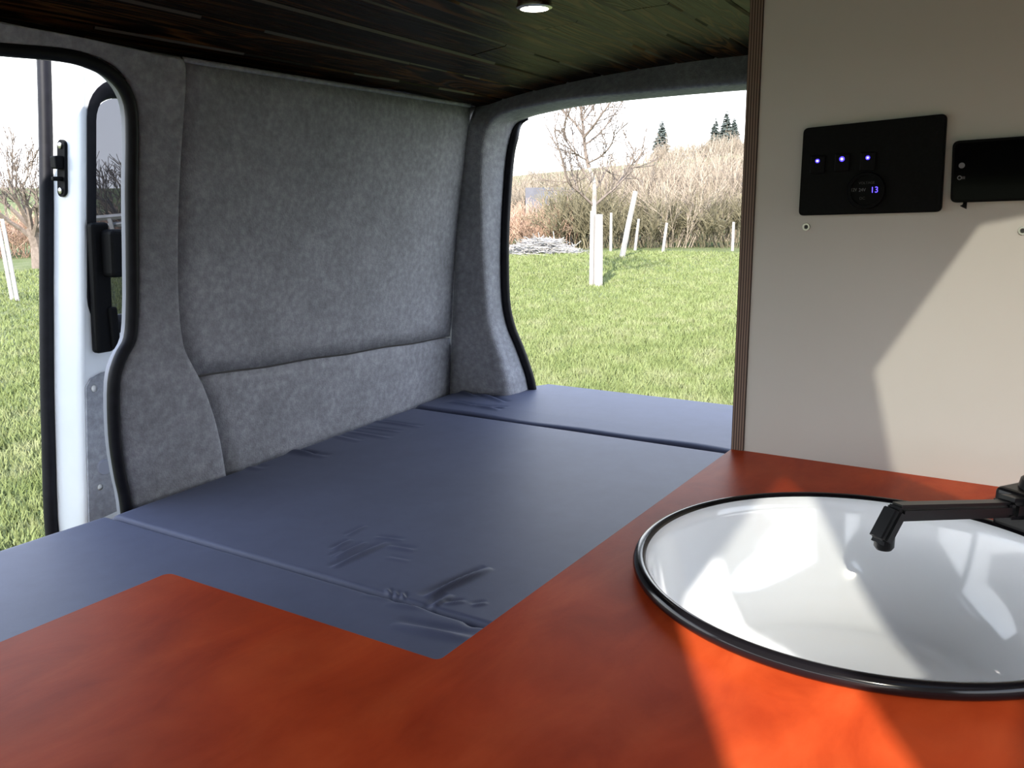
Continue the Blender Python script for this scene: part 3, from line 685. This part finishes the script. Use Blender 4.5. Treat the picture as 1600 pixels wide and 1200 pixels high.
tag(fp, 'cream laminate panel')

# ------------------------------------------------------------------ things on the cream panel
def yz(u, v): p = px(u, v, PX); return p[1], p[2]
def round_poly(corners, r, n=6):
    P = []; k_ = len(corners)
    for i in range(k_):
        a, b_, c_ = (np.array(corners[(i + j) % k_], float) for j in (-1, 0, 1))
        d1 = (a - b_) / np.linalg.norm(a - b_); d2 = (c_ - b_) / np.linalg.norm(c_ - b_)
        for t in np.linspace(0, 1, n + 1): P.append(tuple((1 - t) ** 2 * (b_ + d1 * r) + 2 * t * (1 - t) * b_ + t * t * (b_ + d2 * r)))
    return P
def wall_plate(name, P, x_back, x_front, m, parent=None, bev=.0015):
    bm = bmesh.new(); vv = [bm.verts.new((x_front, y, z)) for y, z in P]; f = bm.faces.new(vv)
    x = bmesh.ops.extrude_face_region(bm, geom=[f]); bmesh.ops.translate(bm, verts=[g for g in x['geom'] if isinstance(g, bmesh.types.BMVert)], vec=(x_back - x_front, 0, 0))
    if bev:
        ed = [e for e in bm.edges if all(abs(v.co.x - x_front) < 1e-6 for v in e.verts)]
        bmesh.ops.bevel(bm, geom=ed, offset=bev, segments=2, affect='EDGES')
    return from_bm(name, bm, m, parent)
def text(name, s, y, z, h, m, parent, x, rot=0.0, sx=1.0):
    cu = bpy.data.curves.new(name, 'FONT'); cu.body = s; cu.size = h; cu.align_x = 'CENTER'; cu.align_y = 'CENTER'; cu.extrude = .00015
    t = bpy.data.objects.new('tmp', cu); C.objects.link(t)
    bpy.context.view_layer.update(); dg = bpy.context.evaluated_depsgraph_get(); me = bpy.data.meshes.new_from_object(t.evaluated_get(dg))
    bpy.data.objects.remove(t)
    # text x -> -y (reads left to right seen from the cab), text y -> z, facing -x
    R_ = Matrix(((0, 0, -1, 0), (-1, 0, 0, 0), (0, 1, 0, 0), (0, 0, 0, 1)))
    me.transform(Matrix.Translation((x, y, z)) @ Matrix.Rotation(rot, 4, 'X') @ R_ @ Matrix.Diagonal((sx, 1, 1, 1)))
    me.name = name
    return link(name, me, m, parent)
ctl = empty('control_panel', (PX - .004, .233, .336)); tag(ctl, 'black switch panel with three blue lights and a round gauge', 'control panel')
cor = [yz(1258, 201), yz(1481, 178), yz(1472, 331), yz(1250, 337)]
tilt = math.atan2(cor[2][1] - cor[3][1], -(cor[2][0] - cor[3][0]))
wall_plate('face_plate', round_poly(cor, .007), PX, PX - .009, M['blackplastic'], ctl)
for u, v in ((1281, 252), (1319, 249), (1359, 247)):
    y, z = yz(u, v); big = u == 1319
    bm = bmesh.new(); box_bm(bm, (PX - .0125, y - .0095, z - .016), (PX - .0088, y + .0095, z + .007), .0015)
    sw = from_bm('switch', bm, M['blackplastic'], ctl)
    r_ = .0032 if big else .0026
    ld = lathe('indicator_light', [(0, -.0006), (r_, -.0004), (r_, .001)], (PX - .0126, y, z), M['blueled'], sw, 20, 'x')
    lathe('light_core', [(0, -.0012), (r_ * .38, -.001), (r_ * .38, .0)], (PX - .0126, y, z), M['whiteled'], sw, 16, 'x')
gy, gz = yz(1356, 298)
gg = lathe('gauge', [(0, -.002), (.0185, -.002), (.0188, -.005), (.0225, -.005), (.0235, -.003), (.0235, .002)], (PX - .009, gy, gz), M['gauge_face'], ctl, 48, 'x')
gx = PX - .0116
def gtext(nm, s, u, v, h, m, sx=1.0): y, z = yz(u, v); return text(nm, s, y, z, h, m, gg, gx, -.04, sx)
gtext('lettering', 'VOLTAGE', 1357, 286, .0044, M['print'])
gtext('lettering', '12V', 1337, 297, .0060, M['print2'], .8)
gtext('lettering', '24V', 1350, 297, .0060, M['print2'], .9)
gtext('digits', '13', 1369, 297, .0105, M['digit'], .95)
gtext('lettering', 'DC', 1350, 310, .0048, M['print'])
y0_, z0_ = yz(1256, 300)
ph = empty('smartphone', (PX - .004, .06, .353)); tag(ph, 'black phone mounted sideways on the cream panel next to the switch panel', 'phone')
cor = [yz(1490, 221), (-.012, .4305), (-.017, .3565), yz(1486, 317)]
wall_plate('case', round_poly(cor, .008), PX - .001, PX - .011, M['blackplastic'], ph, .002)
cin = [(cor[0][0] - .003, cor[0][1] - .003), (cor[1][0] + .003, cor[1][1] - .003), (cor[2][0] + .003, cor[2][1] + .003), (cor[3][0] - .003, cor[3][1] + .003)]
scr = wall_plate('screen', round_poly(cin, .007), PX - .010, PX - .0118, M['phone_glass'], ph, .0005)
y, z = yz(1504.5, 259); lathe('icon', [(0, -.0003), (.0034, -.0003), (.0034, .0005)], (PX - .0119, y, z), M['print2'], scr, 20, 'x')
y, z = yz(1501, 278); lathe('icon', [(.0016, -.0003), (.0026, -.0003), (.0026, .0005), (.0016, .0005)], (PX - .0119, y, z), M['print2'], scr, 20, 'x')
y, z = yz(1507, 278); bm = bmesh.new(); box_bm(bm, (PX - .0121, y - .0018, z - .0016), (PX - .0117, y + .0018, z + .0016)); from_bm('icon', bm, M['print'], scr)
y, z = yz(1509, 316); y2, z2 = yz(1506, 324)
tube('case_clip', [(PX - .006, y, z + .002), (PX - .008, y, z - .003), (PX - .008, y2, z2)], [.0022, .0025, .0045], M['blackplastic'], ph, 10)
for (u, v), lb in (((1260, 354.5), 'steel threaded insert below the switch panel'), ((1598, 360.5), 'steel threaded insert below the phone')):
    y, z = yz(u, v); o = lathe('threaded_insert', [(.0024, .004), (.0024, -.0015), (.0030, -.0022), (.0046, -.0022), (.0050, -.0012), (.0050, .0005)], (PX, y, z), M['steel'], None, 28, 'x')
    tag(o, lb, 'insert', 'inserts in the cream panel')
    d_ = lathe('hole', [(0, .003), (.0025, .003), (.0025, .0035)], (PX - .004, y, z), M['darkmetal'], o, 16, 'x')

# ------------------------------------------------------------------ ceiling spotlight
lp = pz(835, 11, .682)
lamp = empty('ceiling_spotlight', (lp[0], lp[1], .70)); tag(lamp, 'lit round steel spotlight hanging from the plank ceiling', 'spotlight')
zt_ = zceil(lp[0], lp[1])
lathe('housing', [(.022, -.026), (.0255, -.026), (.0305, -.024), (.031, -.020), (.029, -.016), (.029, .004), (0, .004)], (lp[0], lp[1], zt_), M['steel'], lamp, 48)
lathe('lens', [(0, -.0285), (.012, -.0282), (.024, -.0262), (.024, -.022), (0, -.022)], (lp[0], lp[1], zt_), M['lens'], lamp, 48)
ll = bpy.data.lights.new('spotlight_beam', 'SPOT'); ll.energy = .8; ll.spot_size = math.radians(80); ll.spot_blend = .6; ll.color = (1, .9, .8); ll.shadow_soft_size = .02
lo_ = bpy.data.objects.new('spotlight_beam', ll); C.objects.link(lo_); lo_.parent = lamp; lo_.location = (0, 0, zt_ - .70 - .04)

# ------------------------------------------------------------------ outdoors: trees, shrubs, stakes
def grow(V, Fc, p, d, L, r, depth, rg, spread, k=5, minr=.004, upb=.15, nseg=3, kids=(2, 4)):
    pts, rad = [p.copy()], [r]; q = p.copy(); dd = d.copy()
    for i in range(nseg):
        dd = dd + rg.normal(0, .10, 3) + np.array([0, 0, upb * .25]); dd /= np.linalg.norm(dd)
        q = q + dd * L / nseg; pts.append(q.copy()); rad.append(max(minr, r * (1 - .55 * (i + 1) / nseg)))
    tube_data(V, Fc, pts, rad, k if depth > 1 else 3, False)
    if depth <= 0: return
    for c_ in range(rg.integers(kids[0], kids[1] + 1) + (1 if depth > 1 else 0)):
        t = rg.uniform(.35, 1.0); i = min(int(t * nseg), nseg - 1); b_ = pts[i] + (pts[i + 1] - pts[i]) * (t * nseg - i)
        ax = rg.normal(0, 1, 3); ax -= dd * (ax @ dd); ax /= np.linalg.norm(ax)
        nd = dd * math.cos(spread) + ax * math.sin(spread) * rg.uniform(.6, 1.2) + np.array([0, 0, upb]); nd /= np.linalg.norm(nd)
        grow(V, Fc, b_, nd, L * rg.uniform(.5, .75), max(minr, rad[i] * .55), depth - 1, rg, spread, k, minr, upb, nseg, kids)
def bush_mesh(nm, seed, h, w, n, r, m, spread=.55, depth=2):
    rg = np.random.default_rng(seed); V, Fc = [], []
    for i in range(n):
        a = rg.uniform(0, 2 * math.pi); q = rg.uniform(0, 1) ** .5 * w
        p = np.array([q * math.cos(a), q * math.sin(a), -.05]); d = np.array([.35 * math.cos(a), .35 * math.sin(a), 1.0]) + rg.normal(0, .15, 3); d /= np.linalg.norm(d)
        grow(V, Fc, p, d, h * rg.uniform(.45, .8), r, depth, rg, spread, 3, r * .5, .12, 3, (3, 5))
    me = bpy.data.meshes.new(nm); me.from_pydata([tuple(map(float, v)) for v in V], [], Fc); me.update(); me.materials.append(m); return me
def put(name, me, loc, s, rz, label, cat, group=None):
    o = bpy.data.objects.new(name, me); C.objects.link(o); o.location = [float(c) for c in loc]; o.scale = (s, s, s) if not hasattr(s, '__len__') else s; o.rotation_euler = (0, 0, rz)
    tag(o, label, cat, group); return o

tr_p = gp(932, 17.6)
rg = np.random.default_rng(24)
side = np.array([ROT[0, 0], ROT[1, 0], 0]); side /= np.linalg.norm(side); fwd = np.array([side[1] * -1, side[0], 0])
def limb(pts, dep=0.0):                # limb drawn in the plane of the tree, dep metres nearer or farther at its tip
    return [pdist(u, v, 17.6 + dep * i / max(1, len(pts) - 1)) for i, (u, v) in enumerate(pts)]
tr = empty('young_tree', tr_p); tag(tr, 'bare young tree tied between two pale stakes in the meadow', 'tree')
V, Fc = [], []
tk = [tr_p + np.array([0, 0, -.05])] + limb([(930, 380), (928, 330), (929, 300), (927, 280), (920, 262)])
tube_data(V, Fc, smooth_path(tk, 3), list(np.linspace(.062, .034, 16)), 8)
mesh('trunk', V, Fc, M['palebark'], tr, True)
V, Fc = [], []
limbs = [([(920, 262), (915, 240), (912, 213), (910, 190), (908, 165), (907, 140)], .1, .044), ([(912, 213), (898, 192), (884, 178), (868, 158)], .5, .028), ([(912, 215), (928, 196), (942, 176), (962, 150)], -.6, .030), ([(910, 190), (922, 175), (932, 155)], .4, .02),
         ([(914, 226), (935, 210), (952, 190), (965, 172)], .8, .022), ([(928, 322), (905, 300), (888, 284), (878, 250), (866, 205)], -.7, .030), ([(929, 321), (948, 304), (968, 286), (982, 262), (990, 235)], .7, .030), ([(968, 286), (990, 262), (1003, 236)], .2, .018),
         ([(928, 300), (941, 280), (948, 262)], .9, .016), ([(918, 255), (938, 245), (955, 226), (960, 205)], -1.0, .020), ([(917, 250), (900, 240), (886, 222), (880, 200)], -.6, .018), ([(905, 300), (893, 268), (890, 240)], .9, .014), ([(926, 285), (907, 262), (897, 232), (894, 205)], .8, .016)]
for pts, dep, r0_ in limbs:
    pp = smooth_path(limb(pts, dep), 3); n_ = len(pp); tube_data(V, Fc, pp, list(np.linspace(r0_, .010, n_)), 5, False)
    for i in range(2, n_):
        for _ in range(2):
            t = pp[i] - pp[i - 1]; t /= np.linalg.norm(t); d = t * .7 + rg.normal(0, .55, 3) + np.array([0, 0, .3]); d /= np.linalg.norm(d)
            grow(V, Fc, pp[i], d, rg.uniform(.25, .6), .011, 1, rg, .5, 3, .0055, .2, 3, (2, 3))
mesh('branches', V, Fc, M['bark'], tr, True)
def stake(p, h, w, lean, label, group=None, m='stake'):
    V, Fc = [], []
    tube_data(V, Fc, [np.array([0, 0, -.1]), np.array([lean[0] * .5, lean[1] * .5, h * .5]), np.array([lean[0], lean[1], h])], [w, w * .96, w * .85], 6)
    me = bpy.data.meshes.new('stake'); me.from_pydata([tuple(map(float, v)) for v in V], [], Fc); me.materials.append(M[m]); me.update()
    return put('tree_stake', me, p, 1, 0.3, label, 'stake', group)
stake(gp(926, 17.3), 1.42, .055, (0, 0), 'pale stake with dark notches on the bramble side of the young tree')
stake(gp(936, 17.2), 1.36, .085, (0, 0), 'broad pale stake in front of the young tree trunk')
for u, r_, h, ln, lb in ((955, 27.5, 1.15, (0, 0), 'thin pale fence stake behind the young tree'), (972, 24.5, 1.75, (.10, -.34), 'tall leaning white stake behind the young tree'), (993, 28, .95, (.03, -.1), 'short white fence stake beside the leaning stake'), (1037, 27, .85, (.03, -.1), 'short white fence stake in front of the tan scrub'), (1147, 28, .85, (0, 0), 'short pale fence stake beside the plywood edge')):
    stake(gp(u, r_), h, .075 if u == 972 else .045, ln, lb, 'stakes at the meadow edge')

bt = [bush_mesh('scrub', 40 + i, 3.2, 1.1, 26, .020, M['twig_tan']) for i in range(3)]
br = [bush_mesh('scrub', 60 + i, 1.9, 1.1, 34, .018, M['twig_rust']) for i in range(2)]
bo = [bush_mesh('scrub', 80 + i, 2.4, 1.0, 28, .020, M['twig_olive']) for i in range(2)]
random.seed(7)
G1 = 'bare shrubs along the meadow edge'
def shrub(u, r_, s, kind, z=None):
    pool, lb = {'t': (bt, 'bare tan shrub in the thicket at the meadow edge'), 'r': (br, 'rust red bare shrub behind the heap of brushwood'), 'o': (bo, 'olive brown bare shrub at the meadow edge')}[kind]
    return put('shrub', random.choice(pool), gp(u, r_), s * random.uniform(.9, 1.1), random.uniform(0, 6.28), lb, 'shrub', G1 + ' ' + kind)
for u in range(770, 900, 20): shrub(u, 31 + random.uniform(-1, 1), .68, 'r')
for u in (775, 805, 900): shrub(u, 36 + random.uniform(-1.5, 1.5), .62, 't')
for u in (890, 905, 918): shrub(u, 30.5, .8, 'o')
for u in range(925, 1190, 22): shrub(u + random.uniform(-6, 6), 31 + random.uniform(-1.5, 1.5), .62, random.choice('too'))
for u in range(985, 1200, 20): shrub(u + random.uniform(-6, 6), 36 + random.uniform(-1.5, 2), .78, 't')
for u in range(1000, 1200, 24): shrub(u + random.uniform(-8, 8), 43 + random.uniform(-2, 2), .88, 't')
for u in range(940, 1010, 22): shrub(u, 34, .75, 't')
for u in range(1215, 1800, 34): shrub(u + random.uniform(-9, 9), 33 + random.uniform(-2, 3), .75, random.choice('to'))
# low hill hedge with conifers on the skyline
def tree_conifer(h, seed):
    rg = np.random.default_rng(seed); V, Fc = [], []
    tube_data(V, Fc, [np.array([0, 0, -.2]), np.array([0, 0, h])], [h * .018, .01], 6)
    n = 44
    for i in range(n):
        z = h * (.08 + .90 * i / n); R_ = (h - z) * .32 + .10
        for j in range(12):
            a = rg.uniform(0, 6.28); L = R_ * rg.uniform(.7, 1.15); e_ = np.array([math.cos(a), math.sin(a), 0])
            b0 = np.array([0, 0, z]); tip = b0 + e_ * L + np.array([0, 0, -.25 * L]); s = np.array([-e_[1], e_[0], 0]) * L * .28; m_ = b0 + (tip - b0) * .55
            i0 = len(V); V += [b0, m_ + s + np.array([0, 0, -.06 * L]), tip, m_ - s + np.array([0, 0, -.06 * L]), m_ + np.array([0, 0, .10 * L])]
            Fc += [(i0, i0 + 1, i0 + 4), (i0 + 1, i0 + 2, i0 + 4), (i0 + 2, i0 + 3, i0 + 4), (i0 + 3, i0, i0 + 4)]
    me = bpy.data.meshes.new('conifer'); me.from_pydata([tuple(map(float, v)) for v in V], [], Fc); me.update(); me.materials.append(M['needle']); return me
for u, h, sd, lb in ((1031, 4.4, 1, 'lone dark conifer on the hill skyline'), (1113, 4.0, 2, 'dark conifer at the edge of the trio on the hill'), (1130, 4.7, 3, 'tallest dark conifer of the trio on the hill'), (1142, 3.9, 4, 'small dark conifer behind the tallest one on the hill')):
    put('conifer', tree_conifer(h, sd), gp(u, 93), 1, 0, lb, 'conifer', 'conifers on the hill')
for u in range(1022, 1200, 13):
    put('shrub', random.choice(bt), gp(u, 90 + random.uniform(-2, 2)) - np.array([0, 0, .9]), random.uniform(.6, .8), random.uniform(0, 6), 'pale bare shrub in the hedge along the hill crest', 'shrub', 'hill crest hedge')
for u in range(785, 1200, 19):
    put('shrub', random.choice(bt), gp(u, 60 + random.uniform(-5, 5)) - np.array([0, 0, .5]), random.uniform(.55, .8), random.uniform(0, 6), 'pale bare shrub half way up the hill slope', 'shrub', 'hill slope shrubs')
# heap of cut brushwood
rg = np.random.default_rng(9); V, Fc = [], []; c0 = gp(845, 26.5)
for i in range(420):
    a = rg.normal(0, 1); q = c0 + side * rg.normal(0, .62) + fwd * rg.normal(0, .35); hh = .48 * math.exp(-((q - c0) @ side / .9) ** 2)
    q[2] = c0[2] + rg.uniform(0, hh); d = side * rg.normal(0, 1) + fwd * rg.normal(0, .6) + np.array([0, 0, rg.normal(0, .22)]); d /= np.linalg.norm(d)
    L = rg.uniform(.3, .8); tube_data(V, Fc, [q - d * L / 2, q + d * L / 2], [.014, .008], 3, False)
o = mesh('brushwood_heap', V, Fc, M['twig_white']); tag(o, 'pale heap of cut brushwood at the meadow edge', 'brushwood', kind='stuff')
# far barn showing through the scrub
bp_ = gp(862, 34.5)
barn = empty('barn', bp_); tag(barn, 'small distant barn with slate roof behind the bare scrub', 'barn')
def bx3(nm, V, F_, m): return mesh(nm, [bp_ + side * a + fwd * b_ + np.array([0, 0, c_]) for a, b_, c_ in V], F_, M[m], barn)
bx3('wall', [(-.9, -.7, -.2), (.9, -.7, -.2), (.9, .7, -.2), (-.9, .7, -.2), (-.9, -.7, 1.25), (.9, -.7, 1.25), (.9, .7, 1.25), (-.9, .7, 1.25), (-.9, 0, 2.0), (.9, 0, 2.0)], [(0, 1, 5, 4), (1, 2, 6, 9, 5), (2, 3, 7, 6), (3, 0, 4, 8, 7)], 'barn')
bx3('roof', [(-1.0, -.9, 1.12), (1.0, -.9, 1.12), (1.0, 0, 2.08), (-1.0, 0, 2.08), (1.0, .9, 1.12), (-1.0, .9, 1.12)], [(0, 1, 2, 3), (3, 2, 4, 5)], 'slate')

# left of the van
def bare_tree(seed, h, r, m):
    rg = np.random.default_rng(seed); V, Fc = [], []
    tube_data(V, Fc, [np.array([0, 0, -.1]), np.array([.05, .02, h * .16]), np.array([-.03, .04, h * .3])], [r, r * .85, r * .8], 8)
    for i in range(9):
        a = 6.28 * i / 9 + rg.uniform(-.3, .3); d = np.array([.8 * math.cos(a), .8 * math.sin(a), rg.uniform(.5, 1.2)]); d /= np.linalg.norm(d)
        grow(V, Fc, np.array([-.03, .04, h * rg.uniform(.22, .3)]), d, h * rg.uniform(.3, .45), r * .4, 3, rg, .55, 4, .008, .12, 4, (3, 4))
    me = bpy.data.meshes.new('bare_tree'); me.from_pydata([tuple(map(float, v)) for v in V], [], Fc); me.update(); me.materials.append(m); return me
put('bare_tree', bare_tree(3, 3.2, .16, M['bark']), gp(50, 25), 1, 0.5, 'gnarled bare fruit tree with short trunk beside the sliding door', 'tree')
put('bare_tree', bare_tree(4, 3.0, .13, M['bark']), gp(205, 23), 1, 2.0, 'bare fruit tree seen through the tinted door window', 'tree')
for u in (-30, 5, 30, 72, 110, 150, 190, 230): put('shrub', random.choice(br if u % 20 else bt), gp(u, 33 + random.uniform(-1, 1)), (.85, .85, .62), random.uniform(0, 6), 'reddish brown bare shrub behind the fruit tree', 'shrub', 'shrubs beyond the sliding door')
for u, r_ in ((3, 17.6), (11, 17.3)):
    stake(gp(u, r_), 1.38, .035, (-.02, .10), 'weathered stake of a pair beyond the sliding door', 'stake pair beyond the sliding door')
rk = empty('wooden_trestle', gp(175, 15)); tag(rk, 'white weathered trestle with rails seen through the tinted door window', 'trestle')
rp = gp(175, 15)
def beam(nm, a, b_, w):
    V, Fc = [], []; f_ = lambda q: rp + side * q[0] + fwd * q[1] + np.array([0, 0, q[2]]); tube_data(V, Fc, [f_(a), f_(b_)], w, 4); return mesh(nm, V, Fc, M['whitewood'], rk)
beam('rail', (-.55, 0, 1.38), (.6, 0, 1.47), .040); beam('rail', (-.55, .1, 1.24), (.6, .1, 1.38), .035)
for s_ in (-.40, .05, .5):
    beam('post', (s_ - .10, 0, 1.4), (s_ + .12, .1, -.02), .04); beam('post', (s_ + .12, .1, 1.3), (s_ - .05, .2, -.02), .03)
beam('crossbar', (-.5, .05, .95), (.55, .05, .97), .03)
